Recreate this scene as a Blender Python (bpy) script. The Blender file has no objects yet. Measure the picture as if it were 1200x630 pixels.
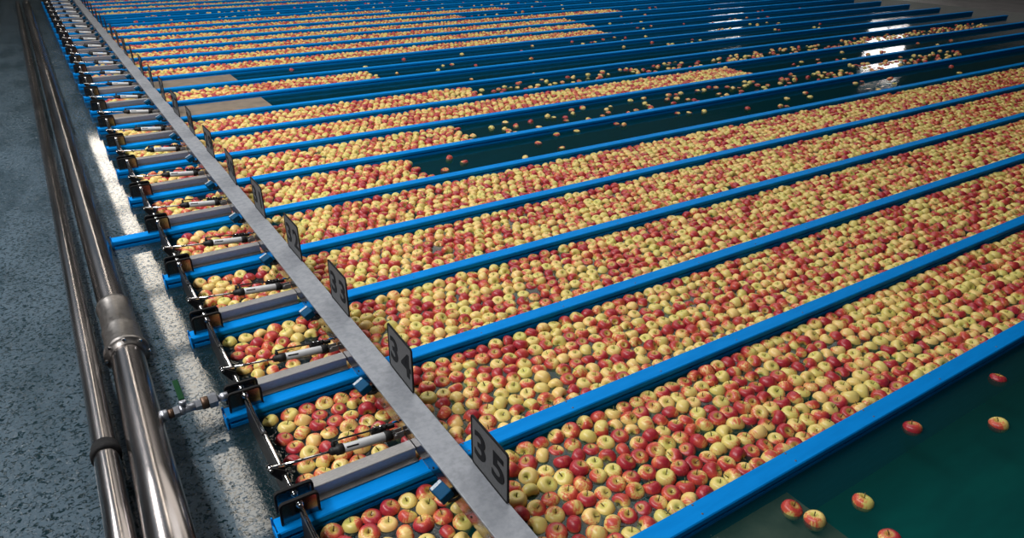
import bpy, bmesh, math, random
import numpy as np
from mathutils import Vector, Matrix
random.seed(7); rng = np.random.default_rng(11)
C = bpy.context.scene.collection
P = 0.7                      # spacing of the channels (m)
KMAX = 25                    # dividers 0..KMAX
WATER = -0.054
LEFT, RIGHT = -0.655, 16.0   # ends of the divider rails

TENS = {2: 'twenty', 3: 'thirty', 4: 'forty', 5: 'fifty', 6: 'sixty'}
ONES = 'zero one two three four five six seven eight nine ten eleven twelve thirteen fourteen fifteen sixteen seventeen eighteen nineteen'.split()
def num(n): return ONES[n] if n < 20 else TENS[n//10] + ('-'+ONES[n % 10] if n % 10 else '')
def ord_words(n):
    sp = {'one': 'first', 'two': 'second', 'three': 'third', 'five': 'fifth', 'eight': 'eighth', 'nine': 'ninth', 'twelve': 'twelfth'}
    w = num(n).split('-'); l = w[-1]
    w[-1] = sp.get(l, l[:-1]+'ieth' if l.endswith('y') else l+'th'); return '-'.join(w)
# ------------------------------------------------------------------ materials
def new_mat(name):
    m = bpy.data.materials.new(name); m.use_nodes = True
    nt = m.node_tree; nt.nodes.clear()
    out = nt.nodes.new('ShaderNodeOutputMaterial')
    return m, nt, out
class N:
    def __init__(s, nt): s.nt = nt
    def n(s, t, **k):
        o = s.nt.nodes.new(t)
        for a, b in k.items(): setattr(o, a, b)
        return o
    def l(s, a, b): s.nt.links.new(a, b)
    def put(s, sock, v):
        if hasattr(v, 'is_output'): s.l(v, sock)
        else: sock.default_value = v
    def math(s, op, a, b=None, clamp=False):
        o = s.n('ShaderNodeMath', operation=op, use_clamp=clamp); s.put(o.inputs[0], a)
        if b is not None: s.put(o.inputs[1], b)
        return o.outputs[0]
    def step(s, v, a, b, lo=0.0, hi=1.0):
        o = s.n('ShaderNodeMapRange', interpolation_type='SMOOTHSTEP')
        s.put(o.inputs['Value'], v); s.put(o.inputs['From Min'], a); s.put(o.inputs['From Max'], b)
        s.put(o.inputs['To Min'], lo); s.put(o.inputs['To Max'], hi)
        return o.outputs['Result']
    def mix(s, f, a, b):
        o = s.n('ShaderNodeMix', data_type='RGBA'); s.put(o.inputs[0], f)
        s.put(o.inputs[6], a if hasattr(a, 'is_output') else (*a, 1)); s.put(o.inputs[7], b if hasattr(b, 'is_output') else (*b, 1))
        return o.outputs[2]
    def noise(s, scale, vec=None, detail=2, rough=.5, dist=0):
        o = s.n('ShaderNodeTexNoise'); o.inputs['Scale'].default_value = scale
        o.inputs['Detail'].default_value = detail; o.inputs['Roughness'].default_value = rough
        o.inputs['Distortion'].default_value = dist
        if vec is not None: s.l(vec, o.inputs['Vector'])
        return o.outputs['Fac']
    def coords(s, scale=(1, 1, 1)):
        t = s.n('ShaderNodeTexCoord'); m = s.n('ShaderNodeMapping'); m.inputs['Scale'].default_value = scale
        s.l(t.outputs['Object'], m.inputs['Vector']); return m.outputs[0]
    def bump(s, h, strength=.2, dist=.01):
        o = s.n('ShaderNodeBump'); o.inputs['Strength'].default_value = strength; o.inputs['Distance'].default_value = dist
        s.l(h, o.inputs['Height']); return o.outputs[0]

def surf(name, col, rough=.5, metal=0, col2=None, nscale=20, nvec=(1, 1, 1), bump=0, rough2=None, lo=.35, hi=.7, spec=.5):
    m, nt, out = new_mat(name); g = N(nt)
    b = g.n('ShaderNodeBsdfPrincipled'); b.inputs['Metallic'].default_value = metal
    b.inputs['Specular IOR Level'].default_value = spec
    f = g.noise(nscale, g.coords(nvec), 4, .6)
    s = g.step(f, lo, hi)
    if col2: g.l(g.mix(s, col, col2), b.inputs['Base Color'])
    else: b.inputs['Base Color'].default_value = (*col, 1)
    if rough2 is not None:
        g.l(g.step(f, .3, .7, rough, rough2), b.inputs['Roughness'])
    else: b.inputs['Roughness'].default_value = rough
    if bump: g.l(g.bump(f, bump, .002), b.inputs['Normal'])
    g.l(b.outputs[0], out.inputs[0]); return m

M = {}
M['blue'] = surf('blue_plastic', (.0, .21, .63), .55, 0, (.0, .185, .57), 6, (1, 6, 6), 0, .65, spec=.05)
M['blue_dark'] = surf('blue_enamel', (.0, .055, .135), .5, 0, (.0, .045, .11), 30, spec=.08)
M['beam'] = surf('galvanised_steel', (.27, .29, .33), .55, .45, (.215, .232, .265), 34, (1, 1, 1), .04, .65)
M['beam_side'] = surf('smooth_steel', (.42, .42, .43), .16, 1, (.36, .36, .37), 20, (1, 1, 1), 0, .24)
M['steel'] = surf('brushed_steel', (.34, .335, .34), .45, .75, (.26, .26, .27), 60, (1, 12, 12), .04, .58)
M['chrome'] = surf('chrome', (.78, .78, .8), .12, 1)
M['pipe'] = surf('stainless_pipe', (.36, .335, .33), .19, 1, (.32, .295, .29), 5, (3, .3, 3), 0, .27)
M['pipe_dull'] = surf('dull_stainless', (.24, .225, .215), .34, 1, (.18, .17, .165), 40, (1, 1, 1), .08, .5)
M['plate'] = surf('dark_steel_plate', (.26, .24, .23), .14, 1, (.20, .19, .18), 12, (1, 1, 1), 0, .22)
M['rubber'] = surf('black_rubber', (.008, .008, .009), .75, 0, (.014, .014, .015), 50, spec=.15)
M['black'] = surf('black_plastic', (.010, .010, .011), .5, 0, (.017, .017, .018), 60, spec=.25)
M['barrel'] = surf('grey_aluminium', (.60, .61, .63), .45, .1, (.52, .53, .55), 40, (1, 8, 8))
M['sign'] = surf('grey_sign_panel', (.085, .087, .092), .6, 0, (.068, .07, .073), 60, (1, 1, 1), .03)
M['ink'] = surf('black_numerals', (.006, .006, .007), .6, spec=.1)
M['label'] = surf('white_label', (.45, .5, .55), .5, 0, (.12, .2, .3), 120)
M['yellow'] = surf('yellow_label', (.65, .5, .03), .5, 0, (.02, .02, .02), 120, lo=.48, hi=.52)
M['brass'] = surf('tarnished_brass', (.12, .07, .045), .4, .6, (.08, .05, .035), 40)
M['zinc'] = surf('zinc_fitting', (.42, .44, .50), .35, .8, (.33, .35, .4), 40)
M['green'] = surf('green_lever', (.0, .03, .008), .6, spec=.1)
M['rivet'] = surf('steel_rivet', (.12, .07, .05), .5, .3)
M['floor'] = surf('teal_tank_floor', (.0, .20, .19), .6, 0, (.0, .14, .145), 3, (.6, 2, 1), 0, spec=.2)
M['shelf'] = surf('brown_ramp_plate', (.215, .175, .135), .5, 0, (.155, .128, .10), 9, (1, 1, 1), .05, spec=.3)
M['concrete'] = surf('concrete', (.32, .31, .32), .6, 0, (.24, .235, .25), 2)
M['wall'] = surf('painted_wall', (.05, .06, .055), .8, 0, (.04, .048, .045), 1)
M['label_pale'] = surf('pale_dado', (.62, .58, .58), .6)
M['stem'] = surf('apple_stem', (.09, .07, .02), .7)

def emit(name, col, s):
    m, nt, out = new_mat(name); e = nt.nodes.new('ShaderNodeEmission')
    e.inputs[0].default_value = (*col, 1); e.inputs[1].default_value = s
    nt.links.new(e.outputs[0], out.inputs[0]); return m
M['lamp'] = emit('lamp_glow', (1, .90, .76), 9.5)
M['ceiling_glow'] = emit('added_ceiling_glow', (.55, .76, 1.0), .22)  # dim blue glow for the panel added overhead
M['window'] = emit('window_daylight', (1, .97, .92), 6)

def water_mat(name, ripple, tint, foam=0.0, foamcol=(.12, .16, .18), crease=0, body=(.0, .10, .10), murk=.5):
    m, nt, out = new_mat(name); g = N(nt)
    tr = g.n('ShaderNodeBsdfTransparent'); tr.inputs[0].default_value = (*tint, 1)
    gl = g.n('ShaderNodeBsdfGlossy'); gl.inputs['Roughness'].default_value = .03; gl.inputs[0].default_value = (1, 1, 1, 1)
    h = None
    for sc, st, vec in ripple:
        f = g.math('MULTIPLY', g.noise(sc, g.coords(vec), 3, .55, .6), st)
        h = f if h is None else g.math('ADD', h, f)
    if crease:   # short steep wavelets scattered over the smoother swell
        c = g.step(g.noise(70, g.coords((1, 1, 1)), 2, .5, 1.2),   .56, .64)
        h = g.math('ADD', h, g.math('MULTIPLY', c, crease))
    bp = g.n('ShaderNodeBump'); bp.inputs['Strength'].default_value = 1; bp.inputs['Distance'].default_value = .01
    g.l(h, bp.inputs['Height'])
    g.l(bp.outputs[0], gl.inputs['Normal'])
    bd = g.n('ShaderNodeBsdfDiffuse'); bd.inputs[0].default_value = (*body, 1)
    mb = g.n('ShaderNodeMixShader'); mb.inputs[0].default_value = murk
    g.l(tr.outputs[0], mb.inputs[1]); g.l(bd.outputs[0], mb.inputs[2]); tr = mb      # light scattered back by the cloudy water
    fr = g.n('ShaderNodeFresnel'); fr.inputs['IOR'].default_value = 1.36; g.l(bp.outputs[0], fr.inputs['Normal'])
    mx = g.n('ShaderNodeMixShader')
    g.l(fr.outputs[0], mx.inputs[0]); g.l(tr.outputs[0], mx.inputs[1]); g.l(gl.outputs[0], mx.inputs[2])
    last = mx.outputs[0]
    if foam > 0:
        df = g.n('ShaderNodeBsdfDiffuse'); df.inputs[0].default_value = (*foamcol, 1)
        f = g.step(g.noise(62, g.coords((1, 1, 1)), 4, .65, .8), .41, .50, 0, foam)
        big = g.step(g.noise(4, g.coords((1, .4, 1)), 2), .3, .6, .55, 1)
        sx = g.n('ShaderNodeSeparateXYZ'); g.l(g.coords(), sx.inputs[0])
        f = g.math('MULTIPLY', f, g.step(sx.outputs[0], -.625, -.72, .08, 1))
        mf = g.n('ShaderNodeMixShader'); g.l(g.math('MULTIPLY', f, big), mf.inputs[0])
        # bubbles sit under the glossy skin
        g.l(tr.outputs[0], mf.inputs[1]); g.l(df.outputs[0], mf.inputs[2])
        g.l(mf.outputs[0], mx.inputs[1])
    g.l(last, out.inputs[0]); return m
M['water_lane'] = water_mat('channel_water', [(7, .13, (1, 2, 1)), (45, .035, (1, 1, 1))], (.74, .88, .85), body=(.004, .060, .057), murk=.34)
M['water_bay'] = water_mat('bay_water', [(22, .35, (1, 1, 1)), (60, .05, (1, 1, 1))], (.5, .66, .66), body=(.006, .013, .016), murk=.75)
M['water_rough'] = water_mat('turbulent_water', [(9, .005, (1, 1, 1)), (75, .009, (1, 1, 1))], (.36, .55, .58), .95, (.062, .090, .115), crease=.10, body=(.004, .014, .018), murk=.9)

def apple_mat():
    m, nt, out = new_mat('apple_skin'); g = N(nt)
    a = g.n('ShaderNodeAttribute', attribute_name='ap'); r = g.n('ShaderNodeAttribute', attribute_name='ar')
    sr = g.n('ShaderNodeSeparateXYZ'); g.l(r.outputs['Vector'], sr.inputs[0])
    sa = g.n('ShaderNodeSeparateXYZ'); g.l(a.outputs['Vector'], sa.inputs[0])
    off = g.n('ShaderNodeVectorMath', operation='SCALE'); g.l(r.outputs['Vector'], off.inputs[0]); off.inputs['Scale'].default_value = 37.
    ad = g.n('ShaderNodeVectorMath', operation='ADD'); g.l(a.outputs['Vector'], ad.inputs[0]); g.l(off.outputs[0], ad.inputs[1])
    st = g.n('ShaderNodeVectorMath', operation='MULTIPLY'); g.l(a.outputs['Vector'], st.inputs[0]); st.inputs[1].default_value = (9, 9, 1.4)
    st2 = g.n('ShaderNodeVectorMath', operation='ADD'); g.l(st.outputs[0], st2.inputs[0]); g.l(off.outputs[0], st2.inputs[1])
    low = g.noise(1.1, ad.outputs[0], 2, .5)
    streak = g.noise(1.3, st2.outputs[0], 3, .6)
    v = g.math('MULTIPLY', sa.outputs[0], 1.25)
    v = g.math('ADD', v, g.math('MULTIPLY', g.math('SUBTRACT', low, .5), 2.2))
    v = g.math('ADD', v, g.math('MULTIPLY', g.math('SUBTRACT', streak, .5), 1.5))
    v = g.math('ADD', v, g.math('MULTIPLY', g.math('SUBTRACT', sr.outputs[1], .49), 1.7))
    mask = g.step(v, -.22, .30)
    yel = g.mix(sr.outputs[2], (.60, .53, .15), (.74, .51, .19))
    red = g.mix(g.step(v, .0, .9), (.56, .085, .045), (.33, .018, .034))
    red = g.mix(g.math('MULTIPLY', g.step(streak, .5, .75), .35), red, (.66, .20, .08))
    col = g.mix(mask, yel, red)
    # green and russet round the stem, dark eye at the blossom end
    rad = g.math('SQRT', g.math('ADD', g.math('MULTIPLY', sa.outputs[0], sa.outputs[0]), g.math('MULTIPLY', sa.outputs[1], sa.outputs[1])))
    top = g.math('MULTIPLY', g.step(rad, .30, .10), g.step(sa.outputs[2], .2, .4))
    col = g.mix(g.math('MULTIPLY', top, .75), col, (.42, .44, .07))
    core = g.math('MULTIPLY', g.step(rad, .10, .03), g.step(sa.outputs[2], .2, .4))
    col = g.mix(g.math('MULTIPLY', core, .8), col, (.12, .11, .03))
    eye = g.math('MULTIPLY', g.step(rad, .13, .04), g.step(sa.outputs[2], -.2, -.4))
    col = g.mix(eye, col, (.05, .03, .015))
    dots = g.n('ShaderNodeTexVoronoi'); dots.inputs['Scale'].default_value = 9; g.l(ad.outputs[0], dots.inputs['Vector'])
    col = g.mix(g.math('MULTIPLY', g.step(dots.outputs['Distance'], .10, .05), .35), col, (.75, .6, .3))
    b = g.n('ShaderNodeBsdfPrincipled'); g.l(col, b.inputs['Base Color'])
    b.inputs['Roughness'].default_value = .34; b.inputs['Specular IOR Level'].default_value = .45
    g.l(b.outputs[0], out.inputs[0]); return m
M['apple'] = apple_mat()

# ------------------------------------------------------------------ mesh helpers
class MB:
    """collects boxes, tubes and lathes and links them as one mesh object"""
    def __init__(s): s.bm = bmesh.new(); s.smooth = []
    def box(s, x0, x1, y0, y1, z0, z1, bev=0, mat=None):
        g = bmesh.ops.create_cube(s.bm, size=1)
        vs = g['verts']
        for v in vs: v.co = Vector(((x0+x1)/2 + v.co.x*(x1-x0), (y0+y1)/2 + v.co.y*(y1-y0), (z0+z1)/2 + v.co.z*(z1-z0)))
        es = list({e for v in vs for e in v.link_edges})
        if bev:
            r = bmesh.ops.bevel(s.bm, geom=es, offset=bev, segments=2, affect='EDGES', profile=.5)
            vs = list({v for f in r['faces'] for v in f.verts} | {v for v in vs if v.is_valid})
        if mat is not None: bmesh.ops.transform(s.bm, matrix=mat, verts=vs)
        return s
    def lathe(s, p0, p1, prof, seg=24, hexa=False, cap=True):
        """prof: list of (t along p0->p1 in metres, radius)"""
        p0 = Vector(p0); d = (Vector(p1) - p0).normalized()
        a = d.orthogonal().normalized(); b = d.cross(a); rings = []
        for t, r in prof:
            rings.append([s.bm.verts.new(p0 + d*t + (a*math.cos(2*math.pi*i/seg) + b*math.sin(2*math.pi*i/seg))*r) for i in range(seg)])
        for q in range(len(rings)-1):
            for i in range(seg):
                f = s.bm.faces.new((rings[q][i], rings[q][(i+1) % seg], rings[q+1][(i+1) % seg], rings[q+1][i])); f.smooth = not hexa and seg > 8
        if cap:
            s.bm.faces.new(rings[0][::-1]); s.bm.faces.new(rings[-1])
        return s
    def tube(s, p0, p1, r, seg=16):
        L = (Vector(p1)-Vector(p0)).length
        return s.lathe(p0, p1, [(0, r), (L, r)], seg)
    def path(s, pts, r, seg=10):
        pts = [Vector(p) for p in pts]; rings = []
        up = Vector((0, 0, 1))
        for i, p in enumerate(pts):
            d = (pts[min(i+1, len(pts)-1)] - pts[max(i-1, 0)]).normalized()
            a = d.cross(up); a = a.normalized() if a.length > .05 else d.orthogonal().normalized(); b = a.cross(d)
            rings.append([s.bm.verts.new(p + (a*math.cos(2*math.pi*j/seg) + b*math.sin(2*math.pi*j/seg))*r) for j in range(seg)])
        for q in range(len(rings)-1):
            for i in range(seg):
                f = s.bm.faces.new((rings[q][i], rings[q][(i+1) % seg], rings[q+1][(i+1) % seg], rings[q+1][i])); f.smooth = True
        s.bm.faces.new(rings[0][::-1]); s.bm.faces.new(rings[-1]); return s
    def prism(s, pts, axis, c0, c1):
        """polygon pts (2D) extruded between c0 and c1 along axis"""
        def mk(u, v, c): return Vector((c, u, v)) if axis == 'x' else Vector((u, c, v)) if axis == 'y' else Vector((u, v, c))
        A = [s.bm.verts.new(mk(u, v, c0)) for u, v in pts]; B = [s.bm.verts.new(mk(u, v, c1)) for u, v in pts]
        n = len(pts)
        s.bm.faces.new(A); s.bm.faces.new(B[::-1])
        for i in range(n): s.bm.faces.new((A[i], B[i], B[(i+1) % n], A[(i+1) % n]))
        return s
    def build(s, name, mat, parent=None):
        bmesh.ops.recalc_face_normals(s.bm, faces=s.bm.faces[:])
        me = bpy.data.meshes.new(name); s.bm.to_mesh(me); s.bm.free()
        me.materials.append(mat)
        o = bpy.data.objects.new(name, me); C.objects.link(o)
        if parent: o.parent = parent
        return o
def tag(o, label=None, cat=None, group=None, kind=None):
    if label: o['label'] = label
    if cat: o['category'] = cat
    if group: o['group'] = group
    if kind: o['kind'] = kind
    return o
def empty(name, loc, label, cat, group=None):
    o = bpy.data.objects.new(name, None); C.objects.link(o); o.location = loc; o.empty_display_size = .05
    return tag(o, label, cat, group)
def copy_tree(o, parent=None):
    c = o.copy(); C.objects.link(c)
    if parent: c.parent = parent
    for ch in list(o.children): copy_tree(ch, c)
    return c
def rrect(x0, x1, z0, z1, r, n=5, corners=(1, 1, 1, 1)):
    pts = []
    for (cx, cz, a0), on in zip(((x1-r, z1-r, 0), (x0+r, z1-r, 90), (x0+r, z0+r, 180), (x1-r, z0+r, 270)), corners):
        if on:
            for i in range(n+1):
                a = math.radians(a0 + 90*i/n); pts.append((cx + r*math.cos(a), cz + r*math.sin(a)))
        else:
            a = math.radians(a0+45); s = r*math.sqrt(2); pts.append((cx + s*math.cos(a), cz + s*math.sin(a)))
    return pts

# ------------------------------------------------------------------ camera
S = P
fpx, yaw, pit, rol = 833.8166, .577, .4677, .0118
cam = bpy.data.cameras.new('camera'); co = bpy.data.objects.new('camera', cam); C.objects.link(co)
fw = Vector((math.sin(yaw)*math.cos(pit), math.cos(yaw)*math.cos(pit), -math.sin(pit)))
r0 = Vector((math.cos(yaw), -math.sin(yaw), 0)); u0 = r0.cross(fw)
r_ = math.cos(rol)*r0 + math.sin(rol)*u0; u_ = -math.sin(rol)*r0 + math.cos(rol)*u0
cpos = Vector((-.944, -1.2024, 1.8367))
co.matrix_world = Matrix(((r_.x, u_.x, -fw.x, cpos.x), (r_.y, u_.y, -fw.y, cpos.y), (r_.z, u_.z, -fw.z, cpos.z), (0, 0, 0, 1)))
cam.sensor_width = 36; cam.lens = fpx/1200*36; cam.clip_start = .05; cam.clip_end = 300
bpy.context.scene.camera = co
def proj(X, Y, Z):
    dx, dy, dz = X-cpos.x, Y-cpos.y, Z-cpos.z
    z = dx*fw.x+dy*fw.y+dz*fw.z
    return 600+fpx*(dx*r_.x+dy*r_.y+dz*r_.z)/z, 315-fpx*(dx*u_.x+dy*u_.y+dz*u_.z)/z, fpx/z

# ------------------------------------------------------------------ the hall
YB = KMAX*P + 8
def struct(mb, name, mat, kind='structure'):
    o = mb.build(name, mat); o['kind'] = kind; return o
struct(MB().box(-7, RIGHT+1.2, -2.2, KMAX*P+4, -.41, -.36), 'floor', M['floor'])
struct(MB().box(RIGHT+1.2, 27, -2.2, 32, -.5, -.28), 'floor_end', M['concrete'])
# far wall and right wall of the hall, with the windows the water mirrors
struct(MB().box(-14, 27, 32, 32.3, -.5, 7), 'wall_back', M['wall'])
struct(MB().box(26.3, 26.6, -6, 32, -.5, 7), 'wall_right', M['wall'])
for i, (y0, y1, z0, z1) in enumerate(((25.9, 27.6, 1.2, 2.6), (21.6, 23.5, 1.2, 2.9), (13.9, 15.4, 1.9, 3.4))):
    w = struct(MB().box(26.22, 26.3, y0, y1, z0, z1), 'window_%d' % (i+1), M['window'])
    fr = MB()
    fr.box(26.14, 26.24, y0-.06, y0, z0-.06, z1+.06).box(26.14, 26.24, y1, y1+.06, z0-.06, z1+.06)
    fr.box(26.14, 26.24, y0, y1, z0-.06, z0).box(26.14, 26.24, y0, y1, z1, z1+.06).box(26.16, 26.24, (y0+y1)/2-.025, (y0+y1)/2+.025, z0, z1)
    fr.build('window_frame', M['steel'], w)
# added glow panel, no known opening behind it, and the line of batten lamps
struct(MB().box(-9, -.45, 4, 30, 6.05, 6.1), 'window_4', M['ceiling_glow'])
y = 3.98
lab = 0
while y < 30:
    L = 2.40
    o = MB().box(-.13, .27, y, y+L, 6.0, 6.04).build('ceiling_lamp', M['lamp'])
    hs = MB().prism([(-.16, 6.04), (.30, 6.04), (.22, 6.12), (-.08, 6.12)], 'y', y-.02, y+L+.02).build('lamp_housing', M['label'], o)
    tag(o, 'warm white batten lamp whose broken reflection lies in the return channel water', 'lamp', 'ceiling lamps above the return channel')
    y += 2.9

struct(MB().box(26.18, 26.3, 8, 20, -.28, 1.75), 'trim_1', M['label_pale'])
# ------------------------------------------------------------------ water
def water_sheet(name, x0, x1, y0, y1, mat, label):
    o = MB().box(x0, x1, y0, y1, WATER-.001, WATER).build(name, mat)
    me = o.data
    # a single surface: keep only the top face
    bm = bmesh.new(); bm.from_mesh(me)
    bmesh.ops.delete(bm, geom=[f for f in bm.faces if f.normal.z < .9], context='FACES')
    bm.to_mesh(me); bm.free()
    return tag(o, label, 'water', kind='stuff')
water_sheet('channel_water', -.114, RIGHT+1.1, -2.2, KMAX*P+4, M['water_lane'], 'calm dark teal water filling the sorting channels right of the grey beam')
water_sheet('bay_water', -.572, -.114, -2.2, KMAX*P+4, M['water_bay'], 'dark rippled water in the short bays left of the grey beam')
water_sheet('return_water', -7, -.572, -2.2, KMAX*P+4, M['water_rough'], 'churning blue-grey water with pale lamp reflections beside the steel pipes')

# brown ramp plates under the water at the beam end of every channel
for k in (-1, 9, 11):
    zt, xe_ = (-.112, 1.035) if k == -1 else (-.044, 1.0)     # the empty channels have theirs raised to the surface
    o = MB().box(-.55, xe_, k*P+.012, (k+1)*P-.080, zt-.007, zt).box(-.55, xe_-.01, k*P+.05, k*P+.06, -.36, zt-.007).box(-.55, xe_-.01, (k+1)*P-.13, (k+1)*P-.12, -.36, zt-.007).build('ramp_plate', M['shelf'])
    if k == -1: lb = 'brown plate under the water in the near empty channel, lower right'
    else: lb = 'brown wet plate lying bare at the beam end of channel %s' % num(35-k)
    tag(o, lb, 'plate', 'brown ramp plates')

# ------------------------------------------------------------------ divider rails
def chan(k): return 35-k
for k in range(0, KMAX+1):
    y1 = k*P; xl = -.842 if k == 5 else LEFT
    if k == 0: lb = 'nearest blue divider rail, between channel 35 and the empty channel'
    elif k == 5: lb = 'blue divider rail between channels 30 and 31, reaching left past the gates'
    else: lb = 'blue divider rail between channels %s and %s' % (num(chan(k)), num(chan(k-1)))
    root = empty('divider_rail', ((xl+RIGHT)/2, y1-.039, -.45), lb, 'divider', 'blue dividers between the apple channels')
    ox, oy, oz = root.location
    def L(mb):   # shift into the root frame
        bmesh.ops.translate(mb.bm, verts=mb.bm.verts[:], vec=(-ox, -oy, -oz)); return mb
    # folded cap profile: flat top, rounded shoulders, turned-down lips
    prof = [(y1-.0, -.022), (y1-.0, -.003), (y1-.003, 0), (y1-.073, 0), (y1-.077, -.004), (y1-.078, -.022), (y1-.072, -.022), (y1-.072, -.008), (y1-.006, -.008), (y1-.006, -.022)]
    b = MB(); b.prism(prof, 'x', xl, RIGHT); L(b).build('cap', M['blue'], root)
    w = MB(); w.prism([(y1-.010, -.008), (y1-.068, -.008), (y1-.068, -.036), (y1-.074, -.041), (y1-.074, -.058), (y1-.064, -.063), (y1-.064, -.37), (y1-.014, -.37), (y1-.014, -.063), (y1-.004, -.058), (y1-.004, -.041), (y1-.010, -.036)], 'x', xl+.004, RIGHT-.004)
    L(w).build('side_wall', M['blue'], root)
    e = MB(); e.box(xl-.006, xl, y1-.080, y1+.002, -.30, -.024, .002); e.box(xl-.006, xl, y1-.080, y1-.074, -.03, .006); e.box(xl-.006, xl, y1-.004, y1+.002, -.03, .006)
    L(e).build('end_plate', M['blue'], root)
    if k <= 3:
        n = 10
        for i in range(n):
            x = .591 + (i-1)*.4935 - .05*k*.5
            for dy in (-.056, -.004-.005):
                v = MB().lathe((x, y1+dy, -.002), (x, y1+dy, 1), [(0, .004), (.0028, .0038), (.0036, .002)], 10)
                L(v).build('rivet', M['rivet'], root)

# ------------------------------------------------------------------ cross beam
b = empty('cross_beam', (-.057, (KMAX*P)/2, .0), 'long grey steel beam crossing above all the channels and carrying the number plates', 'beam')
by = (KMAX*P)/2
def Lb(mb, o): bmesh.ops.translate(mb.bm, verts=mb.bm.verts[:], vec=tuple(-c for c in o.location)); return mb
yb0, yb1 = -2.0, KMAX*P+.5
t = MB(); t.box(-.114, 0, yb0, yb1, .096, .106, .002); Lb(t, b).build('top_plate', M['beam'], b)
t = MB(); t.box(-.1135, -.108, yb0, yb1, .034, .097); t.box(-.108, -.080, yb0, yb1, .034, .039); Lb(t, b).build('side_plate', M['beam_side'], b)
t = MB(); t.box(-.006, -.0005, yb0, yb1, .040, .097); t.box(-.034, -.006, yb0, yb1, .040, .045); Lb(t, b).build('side_plate', M['beam'], b)
for k in range(0, KMAX+1):
    t = MB(); t.box(-.10, -.014, k*P-.066, k*P-.060, .0, .045); t.box(-.10, -.014, k*P-.066, k*P-.012, .0, .006)
    Lb(t, b).build('mounting_bracket', M['steel'], b)
for k in range(0, 9):
    for dy in (.17, .30, .57):
        t = MB().lathe((-.1130, k*P+dy, .062), (-1, k*P+dy, .062), [(0, .0045), (.0025, .0045), (.0035, .003)], 8)
        Lb(t, b).build('bolt_head', M['black'], b)

# ------------------------------------------------------------------ steel cover bars, bearing plates, gates, cylinders, sensors, number plates
def bar_proto():
    r = empty('cover_bar', (0, 0, 0), 'x', 'bar')
    m = MB(); m.prism([(.713, .002), (.713, .049), (.715, .051), (.764, .051), (.766, .049), (.766, -.06), (.762, -.06), (.762, .045), (.717, .045), (.717, .002)], 'x', -.50, -.116)
    m.build('channel_section', M['steel'], r)
    m = MB().prism([(.690, .0), (.690, .006), (.7125, .010), (.7125, 0.0)], 'x', -.50, -.116).build('flange', M['steel'], r)
    m.data.materials[0] = M['pipe_dull']
    return r
def plate_proto():
    r = empty('bearing_plate', (0, 0, 0), 'x', 'plate')
    for i, (y, dz) in enumerate(((.652, 0), (.708, .004))):
        pn = MB(); pn.prism(rrect(-.634, -.506, .003+dz, .088+dz, .014, 5, (1, 1, 0, 0)), 'y', y, y+.004)
        pn.build('panel', M['plate'], r)
        tr = MB(); outl = rrect(-.637, -.503, .002+dz, .091+dz, .017, 5, (1, 1, 0, 0)); inn = rrect(-.629, -.511, .010+dz, .083+dz, .010, 5, (1, 1, 0, 0))
        n = len(outl); bm = tr.bm
        V = [[bm.verts.new((u, c, v)) for u, v in pts] for pts, c in ((outl, y-.004), (inn, y-.004), (outl, y+.008), (inn, y+.008))]
        for j in range(n):
            j2 = (j+1) % n
            if abs(outl[j][1]-outl[j2][1]) < 1e-6 and outl[j][1] < .01: continue   # open at the bottom
            bm.faces.new((V[0][j], V[0][j2], V[1][j2], V[1][j])); bm.faces.new((V[2][j], V[2][j2], V[3][j2], V[3][j]))
            bm.faces.new((V[0][j], V[0][j2], V[2][j2], V[2][j])); bm.faces.new((V[1][j], V[1][j2], V[3][j2], V[3][j]))
        tr.build('rubber_trim', M['rubber'], r)
        bs = MB(); bs.lathe((-.57, y-.001, .066), (-.57, y-1, .066), [(0, .013), (.005, .013), (.006, .009), (.013, .009), (.014, .006)], 16)
        bs.lathe((-.563, y-.001, .078), (-.563, y-1, .078), [(0, .004), (.004, .004)], 6)
        bs.build('bearing', M['chrome'], r)
    return r
def gate_proto():       # shaft with the flap hanging in the end of channel k
    r = empty('gate', (0, 0, 0), 'x', 'gate')
    MB().tube((-.57, .012+.006, .066), (-.57, .636, .066), .0062, 12).build('shaft', M['chrome'], r)
    f = MB(); f.box(-.581, -.577, .02, .612, -.13, .068, .001); f.build('flap', M['black'], r)
    for y in (.10, .36): MB().box(-.5815, -.562, y, y+.012, .058, .0745, .002).build('clamp', M['black'], r)
    a = MB(); a.prism([(-.578, .056), (-.560, .062), (-.563, .082), (-.612, .118), (-.624, .112), (-.620, .098), (-.585, .045)], 'y', .108, .114)
    a.prism([(-.578, .056), (-.560, .062), (-.563, .082), (-.612, .118), (-.624, .112), (-.620, .098), (-.585, .045)], 'y', .130, .136)
    a.build('lever_arm', M['black'], r)
    return r
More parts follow.
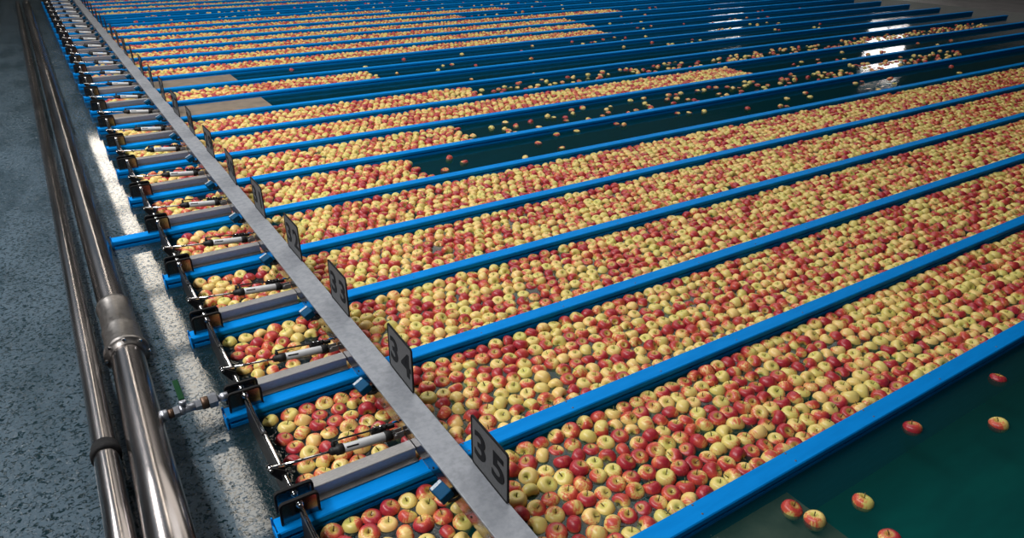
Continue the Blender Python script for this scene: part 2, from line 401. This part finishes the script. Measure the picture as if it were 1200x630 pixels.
def cyl_proto():
    r = empty('pneumatic_cylinder', (0, 0, 0), 'x', 'cylinder')
    y = .122; A = Vector((-.614, y, .106)); B = Vector((-.135, y, .052)); d = (B-A).normalized()
    at = lambda t: A + d*t
    Lt = (B-A).length
    MB().tube(at(.020), at(.235), .0052, 12).build('rod', M['chrome'], r)
    c = MB(); c.lathe(at(-.004), at(1), [(0, .006), (.004, .009), (.03, .009), (.034, .0065), (.052, .0065)], 10)
    c.lathe((A.x, y-.019, A.z), (A.x, y+1, A.z), [(0, .006), (.003, .0075), (.035, .0075), (.038, .006)], 10)
    c.build('clevis', M['chrome'], r)
    h = MB(); h.lathe(at(.212), at(1), [(0, .011), (.008, .015), (.022, .0155), (.024, .020), (.050, .0205), (.052, .018)], 16)
    h.lathe(at(.232)+Vector((0, .012, .010)), at(.232)+Vector((0, .02, .1)), [(0, .008), (.012, .008), (.014, .005), (.024, .005)], 10)
    h.build('head_cap', M['black'], r)
    bl = MB(); bl.lathe(at(.264), at(1), [(0, .0165), (.002, .0180), (.160, .0180), (.162, .0165)], 24).build('barrel', M['barrel'], r)
    lb = MB()
    n = d.cross(Vector((0, 1, 0))).normalized(); n = n if n.z > 0 else -n
    side = Vector((0, -1, 0))
    for (t0, t1, a0, a1, nm, mt) in ((.272, .318, -62, -42, 'slot_label', 'black'), (.270, .322, 8, 34, 'warning_label', 'yellow')):
        q = MB(); rows = []
        for i in range(5):
            a = math.radians(a0+(a1-a0)*i/4); v = n*math.cos(a) + side*(-math.sin(a))
            rows.append((q.bm.verts.new(at(t0)+v*.0184), q.bm.verts.new(at(t1)+v*.0184)))
        for i in range(4): q.bm.faces.new((rows[i][0], rows[i][1], rows[i+1][1], rows[i+1][0]))
        q.build(nm, M[mt], r)
    e = MB(); e.lathe(at(.424), at(1), [(0, .020), (.002, .0215), (.024, .0215), (.026, .016), (.034, .013)], 16)
    e.box(-.008, .012, -.013, .013, -.016, .012, .002, Matrix.Translation(at(.455)))
    e.build('end_cap', M['black'], r)
    p = MB(); p.box(-.160, -.116, y-.0135, y-.010, .036, .064, .001).box(-.160, -.116, y+.010, y+.0135, .036, .064, .001)
    p.tube((-.150, y-.020, .055), (-.150, y+.020, .055), .006, 10)
    p.build('pivot_bracket', M['steel'], r)
    v = MB(); v.box(-.03, .03, -.012, .012, -.009, .009, .002, Matrix.Translation(at(.425)+Vector((-.01, .036, .012))))
    for i in range(4): v.tube(at(.395+.017*i)+Vector((0, .030, .012)), at(.395+.017*i)+Vector((0, .030, .030)), .0055, 8)
    v.box(-.02, .01, -.008, .008, -.008, .008, .002, Matrix.Translation(at(.475)+Vector((-.004, .034, .016))))
    vo = v.build('valve', M['black'], r)
    s = MB()
    for i in range(3): s.lathe(at(.405+.024*i)+Vector((0, .040, .020)), at(.405+.024*i)+Vector((0, .040, .2)), [(0, .004), (.003, .004), (.004, .002)], 8)
    s.build('valve_screw', M['chrome'], vo)
    MB().path([at(.236)+Vector((0, .014, .030)), at(.27)+Vector((0, .017, .032)), at(.34)+Vector((0, .020, .029)), at(.39)+Vector((0, .026, .024)), at(.41)+Vector((0, .03, .02))], .0035, 8).build('air_hose', M['black'], r)
    MB().path([at(.46)+Vector((0, .034, .014)), at(.48)+Vector((0, .04, .022)), Vector((-.118, .17, .066))], .004, 8).build('air_fitting', M['blue'], r)
    return r
def sensor_proto():
    r = empty('sensor_box', (0, 0, 0), 'x', 'sensor')
    R = Matrix.Translation((-.150, .436, .078)) @ Matrix.Rotation(math.radians(-24), 4, 'Y') @ Matrix.Rotation(math.radians(6), 4, 'Z')
    MB().box(-.025, .025, -.036, .036, -.017, .017, .004, R).build('housing', M['blue_dark'], r)
    MB().box(-.022, .022, .018, .032, .0165, .0180, 0, R).build('label_strip', M['label'], r)
    k = MB(); k.box(-.132, -.1135, .418, .462, .048, .052); k.box(-.138, -.132, .418, .462, .048, .075); k.tube((-.150, .448, .060), (-.1135, .448, .048), .005, 8)
    k.tube((-.142, .405, .058), (-.1135, .405, .050), .006, 8)
    k.build('bracket', M['black'], r)
    return r
def text_mesh(txt, size):
    cu = bpy.data.curves.new('t', 'FONT'); cu.body = txt; cu.size = size; cu.align_x = 'CENTER'; cu.align_y = 'CENTER'
    cu.offset = .0042; cu.space_character = 1.22; cu.extrude = .0005
    o = bpy.data.objects.new('t', cu); C.objects.link(o)
    dg = bpy.context.evaluated_depsgraph_get(); dg.update()
    me = bpy.data.meshes.new_from_object(o.evaluated_get(dg)); bpy.data.objects.remove(o); return me
def plate_no(k):
    y0, y1, z0, z1 = k*P+.241, k*P+.487, .1065, .315
    r = empty('number_plate', (-.0055, (y0+y1)/2, .1065), 'grey number plate reading %d, for channel %s, on the beam' % (chan(k), num(chan(k))), 'sign', 'number plates on the beam')
    r.rotation_euler = (0, math.radians(random.uniform(-1, 1)), math.radians(random.uniform(-2, 2)))
    w = (y1-y0)/2; h = z1-z0
    MB().prism(rrect(-w+.003, w-.003, .003, h-.003, .011), 'x', 0, .0025).build('panel', M['sign'], r)
    t = MB(); o_ = rrect(-w, w, 0, h, .014); i_ = rrect(-w+.007, w-.007, .007, h-.007, .009); bm = t.bm; n = len(o_)
    V = [[bm.verts.new((c, u, v)) for u, v in pts] for pts, c in ((o_, -.0015), (i_, -.0015), (o_, .004), (i_, .004))]
    for j in range(n):
        j2 = (j+1) % n
        bm.faces.new((V[0][j], V[0][j2], V[1][j2], V[1][j])); bm.faces.new((V[2][j], V[2][j2], V[3][j2], V[3][j]))
        bm.faces.new((V[0][j], V[0][j2], V[2][j2], V[2][j])); bm.faces.new((V[1][j], V[1][j2], V[3][j2], V[3][j]))
    t.build('rim', M['rubber'], r)
    for ch, off in zip(str(chan(k)), (.060, -.060)):
        me = text_mesh(ch, .185); me.materials.clear(); me.materials.append(M['ink'])
        # text x -> -y, text y -> z
        me.transform(Matrix(((0, 0, -1, -.0012), (-1, 0, 0, off), (0, .82, 0, .101), (0, 0, 0, 1))))
        o = bpy.data.objects.new('numeral', me); C.objects.link(o); o.parent = r
    return r
protos = dict(bar=bar_proto(), plate=plate_proto(), gate=gate_proto(), cyl=cyl_proto(), sensor=sensor_proto())
for k in range(0, KMAX):
    n = num(chan(k)); nm = num(chan(k)-1)
    for key, lb, gr in (
        ('bar', 'grey steel cover bar left of the beam between channels %s and %s' % (nm, n), 'steel cover bars left of the beam'),
        ('plate', 'dark rounded bearing plates on the rail end between channels %s and %s' % (nm, n), 'bearing plates'),
        ('gate', 'black gate flap on a chrome shaft closing the left end of channel %s' % n, 'gates at the channel ends'),
        ('cyl', 'silver pneumatic cylinder with black end caps over the left end of channel %s' % n, 'gate cylinders'),
        ('sensor', 'small blue sensor box on the left side of the beam at channel %s' % n, 'sensor boxes on the beam')):
        o = protos[key] if k == 0 else copy_tree(protos[key])
        o.location = (0, k*P, 0)
        if key == 'bar' : pass
        if key == 'cyl': o.rotation_euler = (0, 0, 0)
        tag(o, lb, {'bar': 'bar', 'plate': 'plate', 'gate': 'gate', 'cyl': 'cylinder', 'sensor': 'sensor'}[key], gr)
    plate_no(k)

# ------------------------------------------------------------------ pipes at the left
r = empty('steel_pipe', (-.93, 1.5, 0), 'thick stainless pipe with a bolted coupling running beside the return channel', 'pipe')
def Lo(mb, o): bmesh.ops.translate(mb.bm, verts=mb.bm.verts[:], vec=tuple(-c for c in o.location)); return mb
p0 = Vector((-.972, -.14, .199)); p1 = Vector((-.931, 2.10, -.014))
Lo(MB().path([p0, p0.lerp(p1, .5), p1, Vector((-.931, 2.4, -.018)), Vector((-.931, 9, -.018)), Vector((-.931, KMAX*P, -.018))], .070, 40), r).build('pipe_run', M['pipe'], r)
d = (p1-p0).normalized()
cp = Vector((-.930, 2.02, -.008))
m = MB().lathe(cp, cp+Vector((0, 1, 0)), [(0, .070), (.0, .074), (.02, .074), (.026, .090), (.030, .096), (.056, .096), (.060, .088), (.075, .084)], 40); Lo(m, r).build('flange', M['pipe_dull'], r)
m = MB().lathe(cp+Vector((0, .068, 0)), cp+Vector((0, 1, 0)), [(0, .088), (.01, .084), (.16, .083), (.19, .084), (.20, .078), (.42, .078), (.44, .083), (.46, .083), (.47, .071)], 40); Lo(m, r).build('coupling_sleeve', M['pipe_dull'], r)
for i in range(8):
    a = 2*math.pi*i/8; q = cp + Vector((math.cos(a)*.088, .02, math.sin(a)*.088))
    m = MB().lathe(q, q-Vector((0, 1, 0)), [(0, .008), (.008, .008), (.010, .006)], 6); Lo(m, r).build('bolt', M['chrome'], r)
# outlet valve from the pipe to the plate of channel 34
r = empty('valve', (-.75, 1.385, .06), 'silver pipe valve with green lever joining the thick pipe to the second bearing plate', 'valve')
a0 = Vector((-.885, 1.385, .062)); a1 = Vector((-.625, 1.385, .066)); da = (a1-a0).normalized()
def seg(t0, prof, mat, name, n=16, hexa=False):
    Lo(MB().lathe(a0+da*t0, a1, prof, n, hexa), r).build(name, M[mat], r)
seg(.0, [(0, .024), (.03, .024)], 'zinc', 'nipple')
seg(.03, [(0, .019), (.022, .019)], 'brass', 'brass_ring')
seg(.052, [(0, .022), (.020, .022)], 'zinc', 'hex_nut', 6, True)
seg(.072, [(0, .016), (.003, .021), (.016, .021), (.020, .016), (.026, .0175), (.060, .0175)], 'zinc', 'valve_body')
seg(.132, [(0, .021), (.022, .021)], 'zinc', 'hex_nut', 6, True)
seg(.154, [(0, .022), (.004, .0255), (.024, .0255), (.028, .022)], 'brass', 'brass_ring')
seg(.182, [(0, .030), (.032, .030)], 'zinc', 'hex_nut', 6, True)
seg(.214, [(0, .014), (.012, .013), (.014, .018), (.042, .018)], 'zinc', 'neck')
m = MB(); m.lathe((-.795, 1.385, .072), (-.795, 1.385, 1), [(0, .010), (.016, .010), (.018, .014), (.032, .014), (.034, .010)], 14); Lo(m, r).build('spindle', M['zinc'], r)
m = MB(); m.box(-.806, -.784, 1.39, 1.54, .104, .111, .003); Lo(m, r).build('lever', M['green'], r)
r = empty('rail_pipe', (-1.13, 1.5, 0), 'thinner steel pipe with a black collar at the lower left corner', 'pipe')
q0 = Vector((-1.085, -.1, .16)); q1 = Vector((-1.085, 1.9, .0))
m = MB().path([q0, q0.lerp(q1, .5), q1, Vector((-1.085, 2.2, -.004)), Vector((-1.085, KMAX*P, -.004))], .042, 28); Lo(m, r).build('pipe_run', M['pipe'], r)
dq = (q1-q0).normalized(); q = q0 + dq*1.36
m = MB().lathe(q, q+dq, [(0, .042), (.0, .050), (.03, .052), (.034, .046), (.07, .046), (.07, .042)], 28); Lo(m, r).build('collar', M['rubber'], r)
for rr, (x, z) in ((.07, (-.93, -.088)), (.042, (-1.118, -.046))):
    pass

# ------------------------------------------------------------------ apples
PROF = np.array([(0, .29), (.04, .30), (.085, .345), (.155, .392), (.27, .405), (.385, .36), (.465, .26), (.505, .12), (.505, -.04), (.465, -.20), (.385, -.325), (.28, -.40), (.18, -.43), (.10, -.395), (.04, -.37), (0, -.365)]) * np.array((1, .93))
def apple_arrays(seg, idx, lob=0.03, ph=0.0, el=1.0, tilt=0.0):
    pr = PROF[idx]; V = [(0, 0, pr[0][1])]
    for (r, z) in pr[1:-1]:
        for i in range(seg):
            a = 2*math.pi*(i + .5*0)/seg
            rr = r*(1 + lob*math.cos(5*a+ph)*(.3+.7*(z < 0)) + tilt*math.cos(a+ph))
            V.append((rr*math.cos(a), rr*math.sin(a), z*el + tilt*.5*r*math.sin(a)))
    V.append((0, 0, pr[-1][1]*el)); V = np.array(V)
    n = len(pr)-2; F = []; T = []
    for i in range(seg):
        T.append((0, 1+i, 1+(i+1) % seg))
    for q in range(n-1):
        for i in range(seg):
            a = 1+q*seg+i; b = 1+q*seg+(i+1) % seg
            F.append((a, a+seg, b+seg, b))
    last = len(V)-1; o = 1+(n-1)*seg
    for i in range(seg): T.append((last, o+(i+1) % seg, o+i))
    return V, T, F
def rot(rx, rz0, rz1):
    """spin about own axis, tilt, then swing round"""
    return (Matrix.Rotation(rz1, 3, 'Z') @ Matrix.Rotation(rx, 3, 'X') @ Matrix.Rotation(rz0, 3, 'Z'))
def set_attrs(me, ap, ar):
    a = me.attributes.new('ap', 'FLOAT_VECTOR', 'POINT'); a.data.foreach_set('vector', np.asarray(ap, dtype=np.float32).ravel())
    a = me.attributes.new('ar', 'FLOAT_VECTOR', 'POINT'); a.data.foreach_set('vector', np.asarray(ar, dtype=np.float32).ravel())

# where the apples lie: channel index -> list of (x0, x1, mode, density)
X0 = -.535
full_to = {0: 99, 1: 99, 2: 99, 3: 99, 4: 99, 5: 1.54, 6: 2.36, 7: 6.95, 8: 3.3, 10: 2.63, 12: 7.5, 13: 7.78, 14: 7.86, 15: 9.6, 16: 6.3, 17: 7.7, 18: 5.4, 21: 6.5, 22: 6.0, 23: 6, 24: 6}
loose = {  # (x0, x1, count): apples drifting free
    5: [(5.2, 7.5, 9), (7.5, 10, 9)], 6: [(2.5, 4.2, 26), (4.2, 5.8, 26), (5.8, 8.3, 46), (8.3, 11, 70)],
    7: [(7.2, 8.5, 4), (8.5, 12, 14)], 8: [(3.3, 4.2, 18), (4.2, 5.6, 30), (5.6, 8.4, 70), (8.4, 10.5, 60), (10.5, 14.5, 160)],
    9: [(2.5, 5, 2)], 10: [(2.8, 5.5, 6), (6.5, 8.5, 12), (8.5, 12, 12)], 11: [(1.5, 4.5, 5), (5, 8, 12), (9, 12, 10)], 12: [(7.6, 9, 8), (9, 13, 7)],
    13: [(7.9, 11, 6), (12, 14, 4)], 14: [(8, 13, 6)], 15: [(9.7, 11, 10)], 16: [(6.4, 9, 16)], 17: [(8, 10, 8)], 18: [(5.5, 9, 40)], 19: [(.1, 7, 60), (7, 10, 10)],
    20: [(.1, 8, 150)], 21: [(6.5, 10, 30)], 22: [(6, 11, 20)]}
placed_loose = {-1: [(.925, -.175), (.950, -.252), (1.170, -.290), (1.72, -.150), (1.095, -.440), (2.05, -.33), (2.4, -.16)],
                5: [(1.78, 3.98), (1.84, 3.83), (1.60, 3.72), (2.98, 4.117), (3.22, 4.20), (2.68, 3.95), (2.78, 3.73), (2.33, 3.64), (3.72, 4.10), (3.76, 4.03), (4.55, 4.10), (4.68, 4.04), (4.85, 3.99)]}
def relax(xy, dia, ylo, yhi, xlo, xhi, it=40):
    n = len(xy)
    for step in range(it):
        if step % 12 == 0:
            order = np.argsort(xy[:, 0]); xs = xy[order, 0]
            I = []; J = []
            for s in range(1, min(60, n)):
                m = (xs[s:] - xs[:-s]) < .10
                if not m.any(): break
                a = order[:-s][m]; b_ = order[s:][m]
                near = np.abs(xy[a, 1]-xy[b_, 1]) < .10
                I.append(a[near]); J.append(b_[near])
            I = np.concatenate(I) if I else np.zeros(0, int); J = np.concatenate(J) if J else np.zeros(0, int)
        dv = xy[J]-xy[I]; dist = np.hypot(dv[:, 0], dv[:, 1])+1e-6
        need = (dia[I]+dia[J])/2*.965; ov = np.clip(need-dist, 0, None)*.5
        push = dv/dist[:, None]*ov[:, None]*.9
        np.add.at(xy, J, push); np.add.at(xy, I, -push)
        r = dia/2
        xy[:, 1] = np.clip(xy[:, 1], ylo+r, yhi-r); xy[:, 0] = np.clip(xy[:, 0], xlo+r, xhi-r)
    return xy
apples = []   # dict(x,y,z,d,k,row,col,state)
for k in range(-1, KMAX):
    ylo, yhi = k*P+.003, (k+1)*P-.079
    pts = []; dia = []; info = []
    # right hand limit of what the frame can show
    xr = .1
    while xr < RIGHT-.2 and (proj(xr, k*P+.7, -.05)[0] < 1240): xr += .1
    xe = min(full_to.get(k, -9), xr)
    if xe > 0:
        DX, rows = (.0715, 9); amp = .010
        DY = (yhi-ylo-.074)/(rows-1)
        nx = int((xe-X0-.08)/DX)
        for i in range(nx):
            for j in range(rows):
                x = X0+.04+DX*(i+(.5 if j % 2 else 0)); y = ylo+.037+DY*j
                if x > xe-.03 - .14*rng.random()*(xe < xr): continue
                wob = .012*math.sin(3.1*x+k)+.010*math.sin(7.3*x+2*k+y*5)
                if x < -.09 and rng.random() < .05: continue
                if rng.random() < .006: continue
                pts.append((x+rng.normal(0, amp)+wob*.4, y+rng.normal(0, amp*.7))); dia.append(np.clip(rng.normal(.0735, .0028), .066, .080)); info.append((j, i))
    for (a, b_, c) in loose.get(k, []):
        for _ in range(c):
            if a > xr: break
            pts.append((rng.uniform(a, b_), ylo+.04+(yhi-ylo-.08)*rng.beta(1.2, 1.2))); dia.append(np.clip(rng.normal(.073, .003), .066, .08)); info.append((-1, -1))
    npl = len(placed_loose.get(k, []))
    for (a, b_) in placed_loose.get(k, []):
        pts.append((a, b_)); dia.append(.074); info.append((-2, -2))
    if not pts: continue
    pts = np.array(pts); dia = np.array(dia)
    relax(pts, dia, ylo, yhi, X0, xr+.3 if xe <= 0 or xe < xr else xe+.05, 50)
    for (x, y), d, (j, i) in zip(pts, dia, info):
        loosef = j < 0 or x > xe-.12*(xe < xr)
        z = -.062 + rng.normal(0, .004) - (.010 if loosef else 0)
        if -.13 < x < .02: z -= .004
        if rng.random() < (.68 if not loosef else .6): tl = abs(rng.normal(0, .42))
        else: tl = rng.uniform(.9, 1.7)
        red = rng.beta(1.15, 1.15)
        apples.append(dict(x=float(x), y=float(y), z=float(z), d=float(d), k=k, row=j, col=i, tl=tl, az=rng.uniform(0, 6.283), sp=rng.uniform(0, 6.283), ar=(rng.random(), red, rng.random()), el=rng.uniform(.90, 1.06)))
for a in apples:
    a['px'], a['py'], a['s'] = proj(a['x'], a['y'], a['z']+.02)
def visible(a):
    if not (-8 < a['px'] < 1208 and -5 < a['py'] < 640): return False
    if -.125 < a['x'] < .055: return False        # under the beam
    if a['k'] >= 0 and a['x'] > 0 and a['y'] < a['k']*P+.030: return False    # behind the rail in front
    return True
cand = [a for a in apples if visible(a)]
cand.sort(key=lambda a: -a['s']); top = cand[:300]
ids = {id(a) for a in top}
rest = [a for a in apples if id(a) not in ids and -60 < a['px'] < 1260 and a['py'] < 700]

HI = list(range(16)); MID = [0, 2, 3, 4, 5, 6, 7, 8, 9, 10, 11, 13, 15]; LOW = [0, 2, 4, 6, 7, 9, 11, 15]; TINY = [0, 3, 5, 7, 9, 15]
ordw = ['first', 'second', 'third', 'fourth', 'fifth', 'sixth', 'seventh', 'eighth', 'ninth']
ordn = ord_words
def stem_mesh(rs):
    m = MB(); l = rs.uniform(.20, .32); b_ = rs.uniform(-.07, .07); c = rs.uniform(-.07, .07)
    m.path([(0, 0, .28), (b_*.3, c*.3, .28+l*.4), (b_, c, .28+l)], .026, 6)
    bmesh.ops.recalc_face_normals(m.bm, faces=m.bm.faces[:])
    me = bpy.data.meshes.new('stem'); m.bm.to_mesh(me); m.bm.free(); me.materials.append(M['stem'])
    for p in me.polygons: p.use_smooth = True
    return me
stems = [stem_mesh(random) for _ in range(8)]
def calyx_mesh():
    m = MB()
    for i in range(5):
        a = 2*math.pi*i/5
        c, s_ = math.cos(a), math.sin(a); c2, s2 = math.cos(a+.5), math.sin(a+.5); c3, s3 = math.cos(a-.5), math.sin(a-.5)
        A = [m.bm.verts.new(v) for v in ((c3*.03, s3*.03, -.372), (c*.085, s_*.085, -.41), (c2*.03, s2*.03, -.372), (c*.03, s_*.03, -.39))]
        m.bm.faces.new((A[0], A[1], A[3])); m.bm.faces.new((A[3], A[1], A[2])); m.bm.faces.new((A[0], A[3], A[2])); m.bm.faces.new((A[0], A[2], A[1]))
    me = bpy.data.meshes.new('calyx'); m.bm.to_mesh(me); m.bm.free(); me.materials.append(M['stem']); return me
calyx = calyx_mesh()
# one prototype per shape and colouring; every further apple copies one of them
NV = 60; proto = []
for v in range(NV):
    V, T, F = apple_arrays(26, HI, rng.uniform(.008, .03), rng.uniform(0, 6.28), rng.uniform(.90, 1.06), rng.uniform(0, .06))
    me = bpy.data.meshes.new('apple'); me.from_pydata([tuple(p) for p in V], [], T+F)
    for p in me.polygons: p.use_smooth = True
    red = (v+.5)/NV
    red = .5+.5*np.sign(red-.5)*abs(2*red-1)**.85
    proto.append((red, me)); set_attrs(me, V, np.tile((rng.random(), red, rng.random()), (len(V), 1))); me.materials.append(M['apple'])
# row and position counters for the words in the labels
bycell = {}
for a in apples:
    if a['row'] >= 0: bycell.setdefault((a['k'], a['x'] > -.06, a['row']), []).append(a)
for (k, right, row), L_ in bycell.items():
    L_.sort(key=lambda a: a['x'] if right else -a['x'])
    L2 = [a for a in L_ if not (-.125 < a['x'] < .055)]
    for i, a in enumerate(L2): a['n'] = i+1
def colour_word(red): return 'mostly yellow' if red < .33 else 'red-and-yellow' if red < .66 else 'mostly red'
lone_names = ['red apple floating over the brown plate, left of the two touching there', 'yellow-red apple floating over the brown plate, right of the two touching there',
              'single apple floating right of the brown plate in the near empty channel', 'deep red apple drifting beside the blue rail in the near empty channel',
              'red apple at the bottom edge, lowest in the near empty channel', 'apple drifting farthest right in the near empty channel',
              'apple drifting right of the deep red one beside the near blue rail']
lone_red = [.8, .3, .35, .95, .9, .5, .5]
lone_i = 0
for a in top:
    red = a['ar'][1]
    if a['k'] == -1:
        i = [q for q in apples if q['k'] == -1].index(a); red = lone_red[i]
        lb = lone_names[i]; gr = 'apples drifting in the near empty channel'; a['tl'] = .25
        a['z'] = -.060
    else:
        n = num(chan(a['k'])); w = colour_word(red)
        if a['x'] > 0:
            lb = '%s apple, channel %s, %s row from near rail, %s from beam' % (w, n, ordw[a['row']], ordn(a['n']))
            gr = 'apples in channel %s right of the beam' % n
        else:
            lb = '%s apple, bay %s left of beam, %s row from near rail, %s outward' % (w, n, ordw[a['row']], ordn(a['n']))
            gr = 'apples in the left bay of channel %s' % n
    me = min(proto, key=lambda p: abs(p[0]-red)+random.random()*.05)[1]
    o = bpy.data.objects.new('apple', me); C.objects.link(o)
    R = rot(a['tl'], a['sp'], a['az']).to_4x4()
    o.matrix_world = Matrix.Translation((a['x'], a['y'], a['z'])) @ R @ Matrix.Scale(a['d'], 4)
    tag(o, lb, 'apple', gr)
    if a['tl'] < 1.5 or a['k'] == -1:
        s = bpy.data.objects.new('stem', random.choice(stems)); C.objects.link(s); s.parent = o
    if a['tl'] > .9:
        s = bpy.data.objects.new('calyx', calyx); C.objects.link(s); s.parent = o
for a in apples:
    if id(a) in ids: continue
# everything beyond the nearest three hundred: one object
LODS = [(apple_arrays(20, HI), 16), (apple_arrays(14, MID), 10), (apple_arrays(10, LOW), 5.5), (apple_arrays(7, TINY), 0)]
VV = []; AP = []; AR = []; TT = []; FF = []; SV = []; ST = []; off = 0
for a in rest:
    dpx = a['d']*a['s']
    (V, T, F), _ = next(l for l in LODS if dpx >= l[1])
    R = np.array(rot(a['tl'], a['sp'], a['az']))
    sc = np.array((1, 1, a['el']))
    VV.append((V*sc) @ R.T * a['d'] + np.array((a['x'], a['y'], a['z']))); AP.append(V); AR.append(np.tile(a['ar'], (len(V), 1)))
    TT.append(np.array(T)+off); FF.append(np.array(F)+off); off += len(V)
    if dpx > 10 and a['tl'] < .9:
        l = .24*rng.uniform(.8, 1.2)
        q = np.array([(-.02, -.012, .25), (.02, -.012, .25), (0, .022, .25), (-.016+.04, -.01, .25+l), (.016+.04, -.01, .25+l), (.04, .018, .25+l)])
        SV.append(q @ R.T * a['d'] + np.array((a['x'], a['y'], a['z'])))
nap = off
V = np.concatenate(VV); T = np.concatenate(TT); F = np.concatenate(FF)
if SV:
    SVv = np.concatenate(SV); m = len(SV); base = nap + 6*np.arange(m)[:, None]
    SQ = np.concatenate([base+np.array(q) for q in ((0, 1, 4, 3), (1, 2, 5, 4), (2, 0, 3, 5))]); STt = base+np.array((3, 4, 5))
    V = np.concatenate((V, SVv)); ap = np.concatenate((np.concatenate(AP), np.zeros_like(SVv))); ar = np.concatenate((np.concatenate(AR), np.zeros_like(SVv)))
me = bpy.data.meshes.new('apple_crop')
tris = np.concatenate((T, STt)); quads = np.concatenate((F, SQ))
nl = tris.size+quads.size; npoly = len(tris)+len(quads)
me.vertices.add(len(V)); me.vertices.foreach_set('co', V.astype(np.float32).ravel())
me.loops.add(nl); me.loops.foreach_set('vertex_index', np.concatenate((tris.ravel(), quads.ravel())).astype(np.int32))
me.polygons.add(npoly)
starts = np.concatenate((np.arange(len(tris))*3, len(tris)*3+np.arange(len(quads))*4)).astype(np.int32)
me.polygons.foreach_set('loop_start', starts)
mi = np.zeros(npoly, np.int32); mi[len(T):len(tris)] = 1; mi[len(tris)+len(F):] = 1
me.materials.append(M['apple']); me.materials.append(M['stem'])
me.update(calc_edges=True)
me.polygons.foreach_set('material_index', mi); me.polygons.foreach_set('use_smooth', np.ones(npoly, bool))
set_attrs(me, ap, ar); me.validate()
o = bpy.data.objects.new('floating_apples', me); C.objects.link(o)
tag(o, 'thousands of red and yellow apples floating in rows in the farther channels', 'apples', kind='stuff')
print('APPLES', len(apples), 'individual', len(top), 'rest', len(rest), 'verts', len(V))

# ------------------------------------------------------------------ light
w = bpy.data.worlds.new('hall_air'); bpy.context.scene.world = w; w.use_nodes = True
bg = w.node_tree.nodes['Background']; bg.inputs[0].default_value = (.60, .70, .80, 1); bg.inputs[1].default_value = .035
def area(name, loc, size, size_y, power, col, rotn=(0, 0, 0)):
    l = bpy.data.lights.new(name, 'AREA'); l.shape = 'RECTANGLE'; l.size = size; l.size_y = size_y; l.energy = power; l.color = col
    o = bpy.data.objects.new(name, l); C.objects.link(o); o.location = loc; o.rotation_euler = rotn; return o
area('overhead_fill', (3.2, 4.2, 6.2), 4.4, 5.0, 150, (1, .97, .92))  # added fill over the near channels, no fixture known there
area('left_fill', (-3.8, 4.0, 5.9), 1.3, 13, 1250, (1, .98, .95))  # added strip fill from the left, where the channel water cannot mirror it
area('far_fill', (8.5, 10.5, 6.2), 12.5, 10, 640, (1, .93, .83))  # added fill for the far channels, kept clear of open-water reflections
sc = bpy.context.scene
sc.view_settings.view_transform = 'Standard'; sc.view_settings.look = 'None'; sc.view_settings.gamma = 1; sc.view_settings.exposure = -.16
sc.view_settings.use_curve_mapping = False
sc.cycles.use_denoising = True
sc.cycles.max_bounces = 8; sc.cycles.transparent_max_bounces = 8
sc.cycles.caustics_reflective = False; sc.cycles.caustics_refractive = False
sc.cycles.sample_clamp_indirect = 4
